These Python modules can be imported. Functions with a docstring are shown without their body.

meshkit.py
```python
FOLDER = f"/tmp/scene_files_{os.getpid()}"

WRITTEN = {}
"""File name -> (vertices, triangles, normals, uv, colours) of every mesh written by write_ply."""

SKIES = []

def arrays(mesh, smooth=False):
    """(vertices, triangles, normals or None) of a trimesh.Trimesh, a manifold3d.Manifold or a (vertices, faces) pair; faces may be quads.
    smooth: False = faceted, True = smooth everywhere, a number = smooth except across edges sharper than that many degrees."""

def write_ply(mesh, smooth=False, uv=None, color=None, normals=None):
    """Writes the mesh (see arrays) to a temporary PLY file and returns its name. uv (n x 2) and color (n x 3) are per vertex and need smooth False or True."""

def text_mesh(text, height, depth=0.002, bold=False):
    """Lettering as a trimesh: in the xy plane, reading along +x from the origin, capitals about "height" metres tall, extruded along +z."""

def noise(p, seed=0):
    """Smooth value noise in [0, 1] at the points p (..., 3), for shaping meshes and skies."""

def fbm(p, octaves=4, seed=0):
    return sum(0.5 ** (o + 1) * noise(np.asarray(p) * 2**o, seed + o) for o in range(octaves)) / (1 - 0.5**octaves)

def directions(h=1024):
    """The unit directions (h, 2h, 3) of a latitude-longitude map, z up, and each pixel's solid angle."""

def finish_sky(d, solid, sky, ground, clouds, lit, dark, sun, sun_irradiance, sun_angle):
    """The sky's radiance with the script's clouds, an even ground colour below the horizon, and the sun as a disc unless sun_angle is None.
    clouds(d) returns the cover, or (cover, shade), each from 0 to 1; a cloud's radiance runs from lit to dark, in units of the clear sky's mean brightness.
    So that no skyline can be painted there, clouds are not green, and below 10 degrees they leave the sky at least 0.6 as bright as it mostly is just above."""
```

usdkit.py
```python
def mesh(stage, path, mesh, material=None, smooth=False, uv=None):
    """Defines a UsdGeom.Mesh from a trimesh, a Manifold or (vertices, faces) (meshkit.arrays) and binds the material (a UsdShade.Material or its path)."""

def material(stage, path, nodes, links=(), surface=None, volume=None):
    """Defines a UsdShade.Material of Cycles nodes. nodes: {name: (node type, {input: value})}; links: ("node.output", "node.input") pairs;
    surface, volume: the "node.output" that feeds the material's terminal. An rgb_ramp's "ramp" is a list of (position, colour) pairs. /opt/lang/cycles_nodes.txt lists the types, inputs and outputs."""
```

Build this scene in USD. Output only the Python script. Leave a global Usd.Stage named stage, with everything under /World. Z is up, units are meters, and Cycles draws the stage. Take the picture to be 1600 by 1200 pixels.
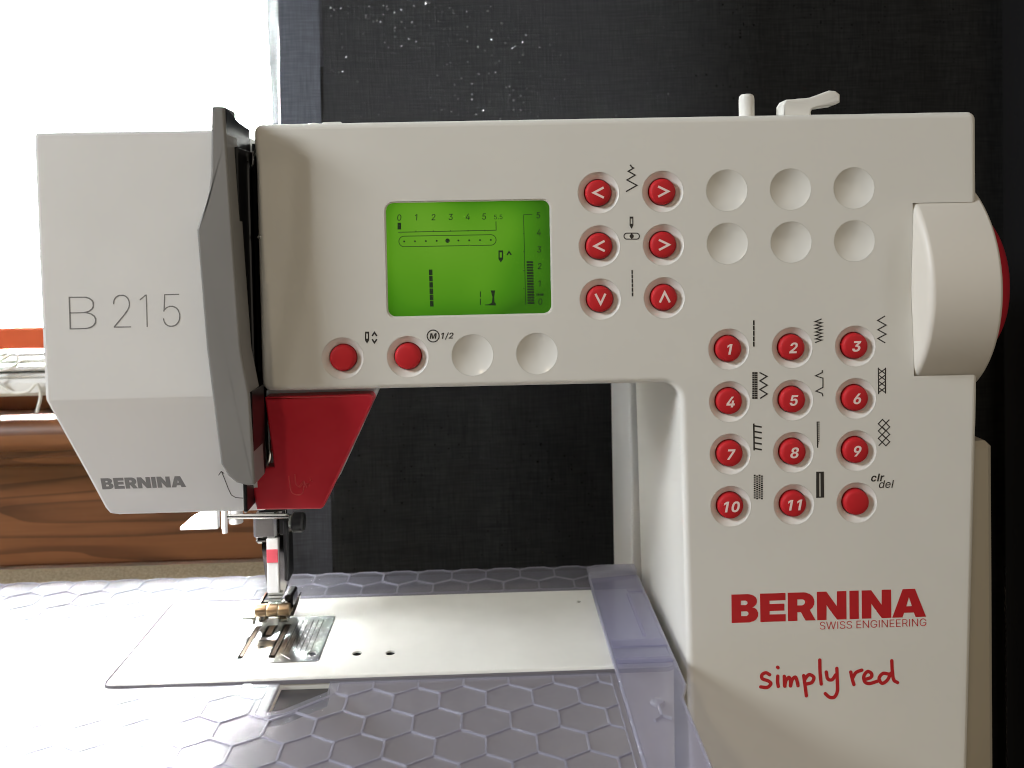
import glob, math, random
import numpy as np, trimesh, mapbox_earcut, shapely, manifold3d
from shapely import affinity
from shapely.geometry import Polygon, LineString, Point, box as sbox
from shapely.ops import unary_union
from PIL import Image, ImageDraw, ImageFont
from pxr import Usd, UsdGeom, UsdLux, UsdShade, Gf, Sdf
import usdkit, meshkit

random.seed(7)
stage = Usd.Stage.CreateInMemory()
UsdGeom.Xform.Define(stage, '/World')
PI = math.pi

# ------------------------------------------------------------------ camera, light, exposure
# Lengths below are millimetres: x right, y away from the camera, z up from the sewing bed; the machine's front face is y = 0
# and the furniture top lies 70 mm under the bed.  W() turns them into metres above the furniture top.
def W(p):
    return (np.asarray(p, float) + [0, 0, 70.0]) * 0.001

EYE, PITCH, YAW, ROLL, FPX, PY = np.array([56.21, -341.9, 170.5]), .0270, .0288, -.0196, 1383.0, 402.0
cp, sp, cy, sy = math.cos(PITCH), math.sin(PITCH), math.cos(YAW), math.sin(YAW)
FWD, RT0 = np.array([sy * cp, cy * cp, -sp]), np.array([cy, -sy, 0.0])
UP0 = np.cross(RT0, FWD)
RT = math.cos(ROLL) * RT0 + math.sin(ROLL) * UP0
UP = -math.sin(ROLL) * RT0 + math.cos(ROLL) * UP0

cam = UsdGeom.Camera.Define(stage, '/World/camera')
m4 = np.eye(4)
m4[0, :3], m4[1, :3], m4[2, :3], m4[3, :3] = RT, UP, -FWD, W(EYE)
cam.AddTransformOp().Set(Gf.Matrix4d(m4.tolist()))
cam.CreateHorizontalApertureAttr(4.8)
cam.CreateFocalLengthAttr(4.8 * FPX / 1600)
cam.CreateVerticalApertureOffsetAttr(-4.8 * (600 - PY) / 1600)    # the photograph is the lower part of a taller frame
cam.CreateFStopAttr(2.4)
cam.CreateFocusDistanceAttr(0.345)
cam.CreateExposureAttr(0.18)
cam.CreateClippingRangeAttr(Gf.Vec2f(0.01, 100))

KEY, FILL, LAMP, SKYGLOW = 39.0, 0.80, 85.0, 1350.0

def rect_light(name, pos, target, w, h, power, color):
    l = UsdLux.RectLight.Define(stage, '/World/' + name)
    pos, target = W(pos), W(target)
    z = (pos - target) / np.linalg.norm(pos - target)
    x = np.cross([0, 0, 1.0], z); x /= np.linalg.norm(x)
    y = np.cross(z, x)
    m = np.eye(4); m[0, :3], m[1, :3], m[2, :3], m[3, :3] = x, y, z, pos
    l.AddTransformOp().Set(Gf.Matrix4d(m.tolist()))
    l.CreateWidthAttr(w); l.CreateHeightAttr(h)
    l.CreateIntensityAttr(power); l.CreateColorAttr(Gf.Vec3f(*color))
    return l
# a window of the room to the left, and the dim warm room behind the camera
rect_light('side_window_light', (-1250, -520, 830), (130, 0, 110), 0.45, 0.36, KEY, (0.90, 0.95, 1.0))
rect_light('room_light', (1700, -1900, 800), (80, 0, 100), 3.0, 2.2, FILL, (1.0, 0.90, 0.75))

bulb = UsdLux.SphereLight.Define(stage, '/World/ceiling_lamp_light')
bulb.AddTranslateOp().Set(Gf.Vec3d(*W((-640, -1540, 1150))))
bulb.CreateRadiusAttr(0.07); bulb.CreateIntensityAttr(70.0); bulb.CreateColorAttr(Gf.Vec3f(1.0, 0.82, 0.58))

def at(u, v, y):
    """The point of the plane at depth y (mm) that the photograph shows at (u, v) of 1600 x 1200."""
    d = (u - 800) / FPX * RT - (v - PY) / FPX * UP + FWD
    return EYE + d * ((y - EYE[1]) / d[1])

# ------------------------------------------------------------------ prims
used = {}
def path_for(parent, name):
    k = (parent, name)
    n = used.get(k, 0); used[k] = n + 1
    return f'{parent}/{name}' + (f'_{n:03d}' if n else '')

ORIGIN = {}
SHIFT = np.zeros(3)
def thing(name, loc, label, cat, group=None):
    p = path_for('/World', name)
    x = UsdGeom.Xform.Define(stage, p)
    x.AddTranslateOp().Set(Gf.Vec3d(*W(loc)))
    ORIGIN[p] = np.asarray(loc, float)
    tag(x.GetPrim(), label, cat, group)
    return p

def tag(prim, label=None, cat=None, group=None, kind=None):
    for k, v in (('label', label), ('category', cat), ('group', group), ('kind', kind)):
        if v: prim.SetCustomDataByKey(k, v)
    return prim

def arr(mesh):
    if isinstance(mesh, list):
        vs, fs, n = [], [], 0
        for q in mesh:
            v, f, _ = meshkit.arrays(q)
            vs.append(v); fs.append(f + n); n += len(v)
        return np.vstack(vs), np.vstack(fs)
    v, f, _ = meshkit.arrays(mesh)
    return v, f

def obj(name, mesh, mat, parent='/World', smooth=32, label=None, kind=None, uv=None):
    v, f = arr(mesh)
    v = v + SHIFT
    root = '/'.join(parent.split('/')[:3])
    if parent == '/World':
        v = W(v)
    else:
        v = (v - ORIGIN[root]) * 0.001
    p = path_for(parent, name)
    pr = usdkit.mesh(stage, p, (v, f), mat, smooth=smooth).GetPrim()
    tag(pr, label, kind=kind)
    return p

# ------------------------------------------------------------------ shapes
def ring_area(p):
    x, y = p[:, 0], p[:, 1]
    return 0.5 * np.sum(x * np.roll(y, -1) - np.roll(x, -1) * y)

def rounded(poly, r, inner=None):
    q = poly.buffer(-r, quad_segs=6).buffer(r, quad_segs=6)
    i = r if inner is None else inner
    if i: q = q.buffer(i, quad_segs=6).buffer(-i, quad_segs=6)
    return q

def slab(poly, h, r=0.0, seg=4, both=False, z0=0.0):
    """The polygon extruded along z from z0 to z0 + h, its top rim rounded by r."""
    p = np.array(shapely.simplify(shapely.normalize(poly), 0.01).exterior.coords)[:-1]
    if ring_area(p) < 0: p = p[::-1]
    e = np.roll(p, -1, 0) - p
    e /= np.linalg.norm(e, axis=1, keepdims=True) + 1e-12
    nrm = np.stack([e[:, 1], -e[:, 0]], 1)
    a, b = np.roll(nrm, 1, 0), nrm
    miter = (a + b) / np.maximum(1 + np.sum(a * b, 1, keepdims=True), 0.3)
    levels = []
    if both and r: levels += [(z0 + r * (1 - math.sin(t)), r * (1 - math.cos(t))) for t in np.linspace(0, PI / 2, seg + 1)[:-1][::1]] and [(z0 + r - r * math.cos(t), r - r * math.sin(t)) for t in np.linspace(0, PI / 2, seg + 1)]
    else: levels.append((z0, 0.0))
    if r: levels += [(z0 + h - r + r * math.sin(t), r - r * math.cos(t)) for t in np.linspace(0, PI / 2, seg + 1)]
    else: levels.append((z0 + h, 0.0))
    n, vs, fs = len(p), [], []
    for z, d in levels: vs.append(np.column_stack([p - miter * d, np.full(n, z)]))
    i = np.arange(n); j = (i + 1) % n
    for k in range(len(levels) - 1):
        fs += [np.stack([k * n + i, k * n + j, (k + 1) * n + j], 1), np.stack([k * n + i, (k + 1) * n + j, (k + 1) * n + i], 1)]
    t = mapbox_earcut.triangulate_float64(np.ascontiguousarray(vs[0][:, :2]), np.array([n], np.uint32)).reshape(-1, 3).astype(int)
    q = vs[0][:, :2]
    ar = np.cross(q[t[:, 1]] - q[t[:, 0]], q[t[:, 2]] - q[t[:, 0]])
    t = np.where((ar < 0)[:, None], t[:, ::-1], t)
    fs += [t[:, ::-1], t + (len(levels) - 1) * n]
    return np.vstack(vs), np.vstack(fs)

def front(m, y):
    """Turns a shape drawn in x, y and extruded up into one drawn in x, z on the plane y, extruded towards the camera."""
    v, f = arr(m)
    return np.column_stack([v[:, 0], y - v[:, 2], v[:, 1]]), f

def panel(pts, y0, y1, r=1.0, corner=1.0, inner=None, seg=4):
    """A plate with outline pts (x, z) whose front lies at y0 and back at y1."""
    poly = pts if isinstance(pts, Polygon) else Polygon(pts)
    if corner: poly = rounded(poly, corner, inner)
    return front(slab(poly, y1 - y0, r, seg), y1)

def solid(m):
    v, f = arr(m)
    t = trimesh.Trimesh(v, f, process=True)
    t.merge_vertices()
    return manifold3d.Manifold(manifold3d.Mesh(np.asarray(t.vertices, np.float32), np.asarray(t.faces, np.uint32)))

def boxm(x0, x1, y0, y1, z0, z1, c=0.0):
    if c:
        pts = []
        for x, sx in ((x0, 1), (x1, -1)):
            for y, sy_ in ((y0, 1), (y1, -1)):
                for z, sz in ((z0, 1), (z1, -1)):
                    pts += [(x, y + sy_ * c, z + sz * c), (x + sx * c, y, z + sz * c), (x + sx * c, y + sy_ * c, z)]
        return trimesh.convex.convex_hull(np.array(pts))
    b = trimesh.creation.box([x1 - x0, y1 - y0, z1 - z0]); b.apply_translation([(x0 + x1) / 2, (y0 + y1) / 2, (z0 + z1) / 2]); return b

def lathe(profile, seg=40):
    """Profile of (radius, height), revolved about z."""
    pr = np.array(profile, float); n = len(pr); a = np.arange(seg) * 2 * PI / seg
    v = np.stack([pr[None, :, 0] * np.cos(a)[:, None], pr[None, :, 0] * np.sin(a)[:, None], np.broadcast_to(pr[None, :, 1], (seg, n))], -1).reshape(-1, 3)
    f = []
    for i in range(seg):
        j = (i + 1) % seg
        for k in range(n - 1):
            f += [(i * n + k, j * n + k, j * n + k + 1), (i * n + k, j * n + k + 1, i * n + k + 1)]
    f = np.array(f)
    t = trimesh.Trimesh(v, f, process=True); t.merge_vertices(); t.update_faces(t.nondegenerate_faces()); 
    if t.volume < 0: t.invert()
    return np.array(t.vertices), np.array(t.faces)

def orient(m, loc, axis='z'):
    v, f = arr(m)
    if axis == 'front': v = np.column_stack([v[:, 0], -v[:, 2], v[:, 1]])
    elif axis == 'right': v = np.column_stack([v[:, 2], v[:, 0], v[:, 1]])
    return v + np.asarray(loc, float), f

def tube(pts, r, seg=10):
    p = np.asarray(pts, float); n = len(p)
    rr = np.full(n, r) if np.ndim(r) == 0 else np.asarray(r, float)
    t = np.gradient(p, axis=0); t /= np.linalg.norm(t, axis=1, keepdims=True) + 1e-12
    u = np.cross(t[0], [0.3, 0.5, 0.81]); u /= np.linalg.norm(u)
    v, f = [], []
    for i in range(n):
        u = u - t[i] * (u @ t[i]); u /= np.linalg.norm(u); w = np.cross(t[i], u)
        a = np.arange(seg) * 2 * PI / seg
        v.append(p[i] + rr[i] * (np.cos(a)[:, None] * u + np.sin(a)[:, None] * w))
    for i in range(n - 1):
        for k in range(seg):
            l = (k + 1) % seg
            f += [(i * seg + k, i * seg + l, (i + 1) * seg + l), (i * seg + k, (i + 1) * seg + l, (i + 1) * seg + k)]
    c0, c1 = n * seg, n * seg + 1
    v.append([p[0]]); v.append([p[-1]])
    for k in range(seg):
        l = (k + 1) % seg
        f += [(c0, l, k), (c1, (n - 1) * seg + k, (n - 1) * seg + l)]
    return np.vstack(v), np.array(f)

def spline(pts, n=8):
    p = np.asarray(pts, float)
    q = np.vstack([2 * p[0] - p[1], p, 2 * p[-1] - p[-2]]); out = []
    for i in range(1, len(q) - 2):
        for t in np.arange(n) / n:
            out.append(0.5 * (2 * q[i] + (q[i + 1] - q[i - 1]) * t + (2 * q[i - 1] - 5 * q[i] + 4 * q[i + 1] - q[i + 2]) * t**2 + (3 * q[i] - q[i - 1] - 3 * q[i + 1] + q[i + 2]) * t**3))
    return np.array(out + [p[-1]])

# ------------------------------------------------------------------ printing
FONT = glob.glob('/opt/blender-*/*/datafiles/fonts/Inter.woff2')[0]
def text_shape(text, cap, weight=400, width=None, shear=0.0, sx=1.0, stretch_weight=0.0):
    """Lettering as a polygon: baseline on y = 0, starting at x = 0, capitals cap high."""
    f = ImageFont.truetype(FONT, 150)
    f.set_variation_by_axes([32 if cap > 5 else 14, weight])
    def glyph(ch):
        x0, y0, x1, y1 = f.getbbox(ch, anchor='ls')
        im = Image.new('L', (x1 - x0 + 8, y1 - y0 + 8))
        ImageDraw.Draw(im).text((4 - x0, 4 - y0), ch, 255, f, anchor='ls')
        on = np.pad(np.asarray(im) > 127, ((0, 0), (1, 1))).astype(np.int8)
        rows, st = np.nonzero(np.diff(on, axis=1) == 1); en = np.nonzero(np.diff(on, axis=1) == -1)[1]
        g = shapely.union_all(shapely.box(st, -rows - 1, en, -rows)).buffer(0.8).buffer(-0.8).simplify(0.9)
        return affinity.translate(g, x0 - 4, 4 - y0)
    x, parts = 0.0, []
    for ch in text:
        adv = f.getlength(ch)
        if ch != ' ':
            g = glyph(ch)
            if ch in 'I1l':                                                # plain stems without feet
                a, _, b, _ = g.intersection(sbox(-50, 52, 300, 56)).bounds
                top = g.bounds[3]
                if ch == '1': g = g.intersection(sbox(-50, 40, 300, 300)).union(sbox(a, 0, b, 42))
                else:
                    sb_ = 0.55 * f.getlength('H') - 0.55 * (glyph('H').bounds[2] - glyph('H').bounds[0])
                    g = sbox(sb_, 0, sb_ + b - a, top); adv = b - a + 2 * sb_
            parts.append(affinity.translate(g, x, 0))
        x += adv
    s = unary_union(parts)
    k = cap / 109.0
    s = affinity.scale(s, k, k, origin=(0, 0))
    if stretch_weight: s = s.buffer(stretch_weight, join_style=2)
    s = affinity.affine_transform(s, [sx, shear, 0, 1, 0, 0])
    if width:
        a = s.bounds; s = affinity.scale(affinity.translate(s, -a[0], 0), width / (a[2] - a[0]), 1, origin=(0, 0))
    return s

def polys(g):
    return [p for p in getattr(g, 'geoms', [g]) if isinstance(p, Polygon) and p.area > 1e-4]

def ink(shape, y, d=0.06):
    """A flat print of the shape (x, z) lying on the plane y."""
    parts = []
    for p in polys(shape):
        e = trimesh.creation.extrude_polygon(p.simplify(0.01), d, engine='earcut')
        parts.append(front((np.array(e.vertices), np.array(e.faces)), y))
    return parts

def stroke(pts, w, flat=True):
    return LineString(pts).buffer(w / 2, cap_style=2 if flat else 1, join_style=2 if flat else 1, quad_segs=5)

def px_shape(lines, w, conv, flat=True, y=0.0):
    """Strokes given as points of the photograph on the plane y."""
    out = []
    for l in lines:
        q = [at(*conv(*p), y)[[0, 2]] for p in l]
        out.append(stroke(q, w, flat))
    return unary_union(out)

def px_poly(pts, conv=lambda a, b: (a, b), y=0.0):
    return Polygon([at(*conv(*p), y)[[0, 2]] for p in pts])

# ------------------------------------------------------------------ materials
LOOKS = '/World/Looks/'
def plain(name, color, rough=0.4, spec=0.5, metal=0.0, coat=0.0, bump=0.0, bscale=3000.0, vary=0.0, sss=0.0, **kw):
    n = {'p': ('principled_bsdf', {'base_color': color, 'roughness': rough, 'metallic': metal, 'specular_ior_level': spec, 'coat_weight': coat, **kw})}
    l = []
    if bump or vary:
        n['tc'] = ('geometry', {})
    if bump:
        n['nz'] = ('noise_texture', {'scale': bscale, 'detail': 2.0}); n['bp'] = ('bump', {'strength': bump, 'distance': 0.0002})
        l += [('tc.position', 'nz.vector'), ('nz.fac', 'bp.height'), ('bp.normal', 'p.normal')]
    if vary:
        n['nv'] = ('noise_texture', {'scale': 18.0, 'detail': 5.0, 'roughness': 0.6})
        n['rm'] = ('rgb_ramp', {'ramp': [(0.3, tuple(c * (1 - vary) for c in color)), (0.7, tuple(min(1, c * (1 + vary)) for c in color))]})
        n['rr'] = ('map_range', {'from_min': 0.3, 'from_max': 0.7, 'to_min': rough * 0.85, 'to_max': min(1, rough * 1.2)})
        l += [('tc.position', 'nv.vector'), ('nv.fac', 'rm.fac'), ('rm.color', 'p.base_color'), ('nv.fac', 'rr.value'), ('rr.result', 'p.roughness')]
    return usdkit.material(stage, LOOKS + name, n, l, surface='p.BSDF')

M = {}
M['well'] = plain('glossy_recess_plastic', (0.75, 0.735, 0.685), 0.22)
M['white'] = plain('white_plastic', (0.75, 0.735, 0.685), 0.42, bump=0.10, bscale=2600, vary=0.015)
M['white_head'] = plain('head_plastic', (0.74, 0.73, 0.71), 0.42, bump=0.08, bscale=2600, vary=0.015)
M['white_bed'] = plain('bed_plastic', (0.80, 0.79, 0.74), 0.27, spec=0.6, vary=0.02)
M['tan'] = plain('base_plastic', (0.50, 0.45, 0.36), 0.5, bump=0.1)
M['back'] = plain('rear_plastic', (0.74, 0.74, 0.74), 0.4, vary=0.01)
M['red'] = plain('red_plastic', (0.54, 0.020, 0.036), 0.33, bump=0.06, bscale=2600, vary=0.03)
M['redbutton'] = plain('red_button_rubber', (0.54, 0.013, 0.019), 0.62, spec=0.35, bump=0.05)
M['redink'] = plain('red_ink', (0.50, 0.014, 0.020), 0.4)
M['pink'] = plain('pale_button_ink', (0.92, 0.74, 0.70), 0.5)
M['ink'] = plain('dark_ink', (0.030, 0.026, 0.022), 0.5)
M['greyink'] = plain('grey_ink', (0.20, 0.195, 0.19), 0.45)
M['lever'] = plain('grey_lever_plastic', (0.22, 0.213, 0.203), 0.42, bump=0.1, vary=0.03)
M['dark'] = plain('dark_grey_plastic', (0.030, 0.028, 0.028), 0.4)
M['black'] = plain('black_plastic', (0.008, 0.008, 0.009), 0.25)
M['blackmatt'] = plain('black_interior', (0.006, 0.006, 0.007), 0.6)
M['grey'] = plain('grey_head_plastic', (0.66, 0.68, 0.70), 0.45)
M['chrome'] = plain('chrome', (0.60, 0.59, 0.57), 0.12, metal=1.0, vary=0.05)
M['smoke'] = plain('smoked_door_plastic', (0.055, 0.052, 0.053), 0.2, spec=0.6, vary=0.1)
M['darkchrome'] = plain('dark_chrome', (0.36, 0.35, 0.34), 0.12, metal=1.0, vary=0.06)
M['steel'] = plain('brushed_steel', (0.60, 0.62, 0.60), 0.24, metal=1.0, vary=0.06)
M['dogmetal'] = plain('feed_dog_metal', (0.11, 0.09, 0.075), 0.35, metal=1.0)
M['brass'] = plain('brass_spring', (0.46, 0.33, 0.21), 0.28, metal=1.0)
M['gloss'] = plain('white_gloss_plastic', (0.85, 0.85, 0.86), 0.25)
M['wheel'] = plain('handwheel_plastic', (0.72, 0.68, 0.61), 0.45, bump=0.06)
M['lcdink'] = plain('screen_segment', (0.010, 0.035, 0.006), 0.5)
M['cord'] = plain('white_cord', (0.8, 0.79, 0.74), 0.9)
M['orange'] = plain('glare_orange_wood', (0.55, 0.085, 0.02), 0.5)  # glare on the backlit wooden sash rail, put into its colour
M['sash'] = plain('white_window_paint', (0.78, 0.77, 0.74), 0.5)
M['redhighlight'] = plain('red_edge_highlight', (0.60, 0.055, 0.06), 0.35)  # same red plastic, lightened to paint the highlight on the raised mark
M['mark'] = plain('pink_mark', (0.75, 0.10, 0.14), 0.4)

def screen_material():
    # the backlight is uneven: brighter towards the upper left, weaker along the rim
    n = {'g': ('geometry', {}), 'nz': ('noise_texture', {'scale': 24.0, 'detail': 1.0}), 'xyz': ('separate_xyz', {}),
         'ax': ('math', {'math_type': 'subtract', 'value2': 0.0494}), 'bx': ('math', {'math_type': 'absolute'}), 'cx': ('math', {'math_type': 'divide', 'value2': 0.0316}),
         'az': ('math', {'math_type': 'subtract', 'value2': 0.2312}), 'bz': ('math', {'math_type': 'absolute'}), 'cz': ('math', {'math_type': 'divide', 'value2': 0.0219}),
         'mx': ('math', {'math_type': 'smoothmin', 'value3': 0.0}), 'px': ('math', {'math_type': 'power', 'value2': 6.0}), 'pz': ('math', {'math_type': 'power', 'value2': 5.0}), 'sm': ('math', {'math_type': 'add'}),
         'dg': ('math', {'math_type': 'multiply_add', 'value2': -8.0, 'value3': 0.0}), 'd2': ('math', {'math_type': 'multiply_add', 'value2': 5.5}), 'd3': ('math', {'math_type': 'multiply_add', 'value2': -0.20}),
         'd4': ('math', {'math_type': 'add'}), 'r': ('rgb_ramp', {'ramp': [(0.12, (0.022, 0.120, 0.003)), (0.40, (0.055, 0.235, 0.006)), (0.56, (0.100, 0.315, 0.012)), (0.85, (0.150, 0.37, 0.025))]}),
         'p': ('principled_bsdf', {'base_color': (0.03, 0.07, 0.01), 'roughness': 0.14, 'emission_strength': 0.68})}
    n.pop('mx')
    return usdkit.material(stage, LOOKS + 'backlit_screen', n, [('g.position', 'nz.vector'), ('g.position', 'xyz.vector'), ('xyz.x', 'ax.value1'), ('ax.value', 'bx.value1'), ('bx.value', 'cx.value1'), ('cx.value', 'px.value1'),
        ('xyz.z', 'az.value1'), ('az.value', 'bz.value1'), ('bz.value', 'cz.value1'), ('cz.value', 'pz.value1'), ('px.value', 'sm.value1'), ('pz.value', 'sm.value2'),
        ('ax.value', 'dg.value1'), ('az.value', 'd2.value1'), ('dg.value', 'd2.value3'), ('sm.value', 'd3.value1'), ('d2.value', 'd3.value3'), ('d3.value', 'd4.value1'), ('nz.fac', 'd4.value2'), ('d4.value', 'r.fac'), ('r.color', 'p.emission_color')], surface='p.BSDF')
M['screen'] = screen_material()

def clear_plastic(name, color, fac, rough):
    n = {'t': ('transparent_bsdf', {'color': (0.86, 0.86, 0.93)}), 'd': ('diffuse_bsdf', {'color': color}), 'mx': ('mix_closure', {'fac': fac}),
         'lw': ('layer_weight', {'blend': 0.5}), 'pw': ('math', {'math_type': 'power', 'value2': 5.0}), 'fr': ('math', {'math_type': 'multiply_add', 'value2': 0.96, 'value3': 0.04}),
         'g': ('glossy_bsdf', {'color': (1, 1, 1), 'roughness': rough}), 'm2': ('mix_closure', {})}
    return usdkit.material(stage, LOOKS + name, n, [('t.BSDF', 'mx.closure1'), ('d.BSDF', 'mx.closure2'), ('lw.facing', 'pw.value1'), ('pw.value', 'fr.value1'), ('fr.value', 'm2.fac'), ('mx.closure', 'm2.closure1'), ('g.BSDF', 'm2.closure2')], surface='m2.closure')
M['clear'] = clear_plastic('clear_lavender_plastic', (0.33, 0.325, 0.36), 0.20, 0.26)
M['clearcell'] = clear_plastic('clear_rib_plastic', (0.52, 0.515, 0.58), 0.34, 0.24)
M['clearrail'] = clear_plastic('clear_rail_plastic', (0.44, 0.43, 0.57), 0.26, 0.14)

def wood_material():
    n = {'g': ('geometry', {}), 'm1': ('mapping', {'scale': (4.0, 40.0, 70.0)}), 'n1': ('noise_texture', {'scale': 1.0, 'detail': 6.0, 'roughness': 0.65, 'distortion': 0.4}),
         'r1': ('rgb_ramp', {'ramp': [(0.25, (0.105, 0.038, 0.013)), (0.48, (0.185, 0.070, 0.024)), (0.75, (0.240, 0.096, 0.036))]}),
         'm2': ('mapping', {'scale': (3.0, 8.0, 34.0)}), 'n2': ('noise_texture', {'scale': 0.7, 'detail': 2.0, 'roughness': 0.45}), 'k2': ('math', {'math_type': 'multiply', 'value2': 7.0}), 'f2': ('math', {'math_type': 'fraction'}),
         'r2': ('rgb_ramp', {'ramp': [(0.0, (0.22, 0.16, 0.13)), (0.14, (0.34, 0.27, 0.23)), (0.32, (1, 1, 1)), (1.0, (1, 1, 1))]}),
         'mx': ('mix_color', {'blend_type': 'multiply', 'fac': 0.62}), 'b': ('bump', {'strength': 0.25, 'distance': 0.001}), 'p': ('principled_bsdf', {'roughness': 0.45})}
    return usdkit.material(stage, LOOKS + 'brown_wood', n, [('g.position', 'm1.vector'), ('m1.vector', 'n1.vector'), ('n1.fac', 'r1.fac'), ('g.position', 'm2.vector'), ('m2.vector', 'n2.vector'), ('n2.fac', 'k2.value1'), ('k2.value', 'f2.value1'),
                           ('f2.value', 'r2.fac'), ('r1.color', 'mx.a'), ('r2.color', 'mx.b'), ('mx.result', 'p.base_color'), ('n1.fac', 'b.height'), ('b.normal', 'p.normal')], surface='p.BSDF')
M['wood'] = wood_material()

def felt_material():
    n = {'g': ('geometry', {}), 'nz': ('noise_texture', {'scale': 500.0, 'detail': 5.0, 'roughness': 0.8}),
         'r': ('rgb_ramp', {'ramp': [(0.35, (0.28, 0.22, 0.13)), (0.65, (0.62, 0.52, 0.36))]}), 'b': ('bump', {'strength': 0.8, 'distance': 0.002}), 'p': ('principled_bsdf', {'roughness': 0.95, 'specular_ior_level': 0.1})}
    return usdkit.material(stage, LOOKS + 'beige_felt', n, [('g.position', 'nz.vector'), ('nz.fac', 'r.fac'), ('r.color', 'p.base_color'), ('nz.fac', 'b.height'), ('b.normal', 'p.normal')], surface='p.BSDF')
M['felt'] = felt_material()

def curtain_material(name, dark, light, holes, through):
    n = {'g': ('geometry', {}), 'mv': ('mapping', {'scale': (1400.0, 1400.0, 60.0)}), 'nv': ('noise_texture', {'scale': 1.0, 'detail': 2.0}),
         'mh': ('mapping', {'scale': (60.0, 60.0, 1400.0)}), 'nh': ('noise_texture', {'scale': 1.0, 'detail': 2.0}),
         'ad': ('math', {'math_type': 'multiply'}), 'r': ('rgb_ramp', {'ramp': [(0.12, dark), (0.42, light)]}),
         'b': ('bump', {'strength': 0.5, 'distance': 0.0006}),
         'p': ('principled_bsdf', {'roughness': 0.8, 'specular_ior_level': 0.08, 'sheen_weight': 0.03}),
         'tl': ('translucent_bsdf', {'color': through}), 'add': ('add_closure', {}),
         'tr': ('transparent_bsdf', {'color': (0.0085, 0.0088, 0.0085)}), 'mx': ('mix_closure', {})}
    l = [('g.position', 'mv.vector'), ('mv.vector', 'nv.vector'), ('g.position', 'mh.vector'), ('mh.vector', 'nh.vector'), ('nv.fac', 'ad.value1'), ('nh.fac', 'ad.value2'), ('ad.value', 'r.fac'),
         ('r.color', 'p.base_color'), ('ad.value', 'b.height'), ('b.normal', 'p.normal'), ('p.BSDF', 'add.closure1'), ('tl.BSDF', 'add.closure2'), ('add.closure', 'mx.closure1'), ('tr.BSDF', 'mx.closure2')]
    if holes:
        # worn weave: scattered pinholes that let the daylight through
        n |= {'vo': ('voronoi_texture', {'scale': 430.0, 'randomness': 1.0}), 'sc': ('separate_color', {}), 'rad': ('map_range', {'from_min': 0.35, 'from_max': 1.0, 'to_min': -0.14, 'to_max': 0.34, 'clamp': False}),
              'pn': ('noise_texture', {'scale': 14.0, 'detail': 3.0}), 'pr': ('map_range', {'from_min': 0.32, 'from_max': 0.60, 'to_min': 0.35, 'to_max': 1.1, 'clamp': True}),
              'mul': ('math', {'math_type': 'multiply'}), 'lt': ('math', {'math_type': 'subtract'}), 'k': ('math', {'math_type': 'multiply', 'value2': 6.0, 'use_clamp': True})}
        l += [('g.position', 'vo.vector'), ('vo.color', 'sc.color'), ('sc.r', 'rad.value'), ('g.position', 'pn.vector'), ('pn.fac', 'pr.value'), ('rad.result', 'mul.value1'), ('pr.result', 'mul.value2'),
              ('mul.value', 'lt.value1'), ('vo.distance', 'lt.value2'), ('lt.value', 'k.value1'), ('k.value', 'mx.fac')]
        return usdkit.material(stage, LOOKS + name, n, l, surface='mx.closure')
    for k in ('tr', 'mx'): n.pop(k)
    l = [x for x in l if not x[1].startswith('mx.') and not x[0].startswith('tr.')]
    return usdkit.material(stage, LOOKS + name, n, l, surface='add.closure')
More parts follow.
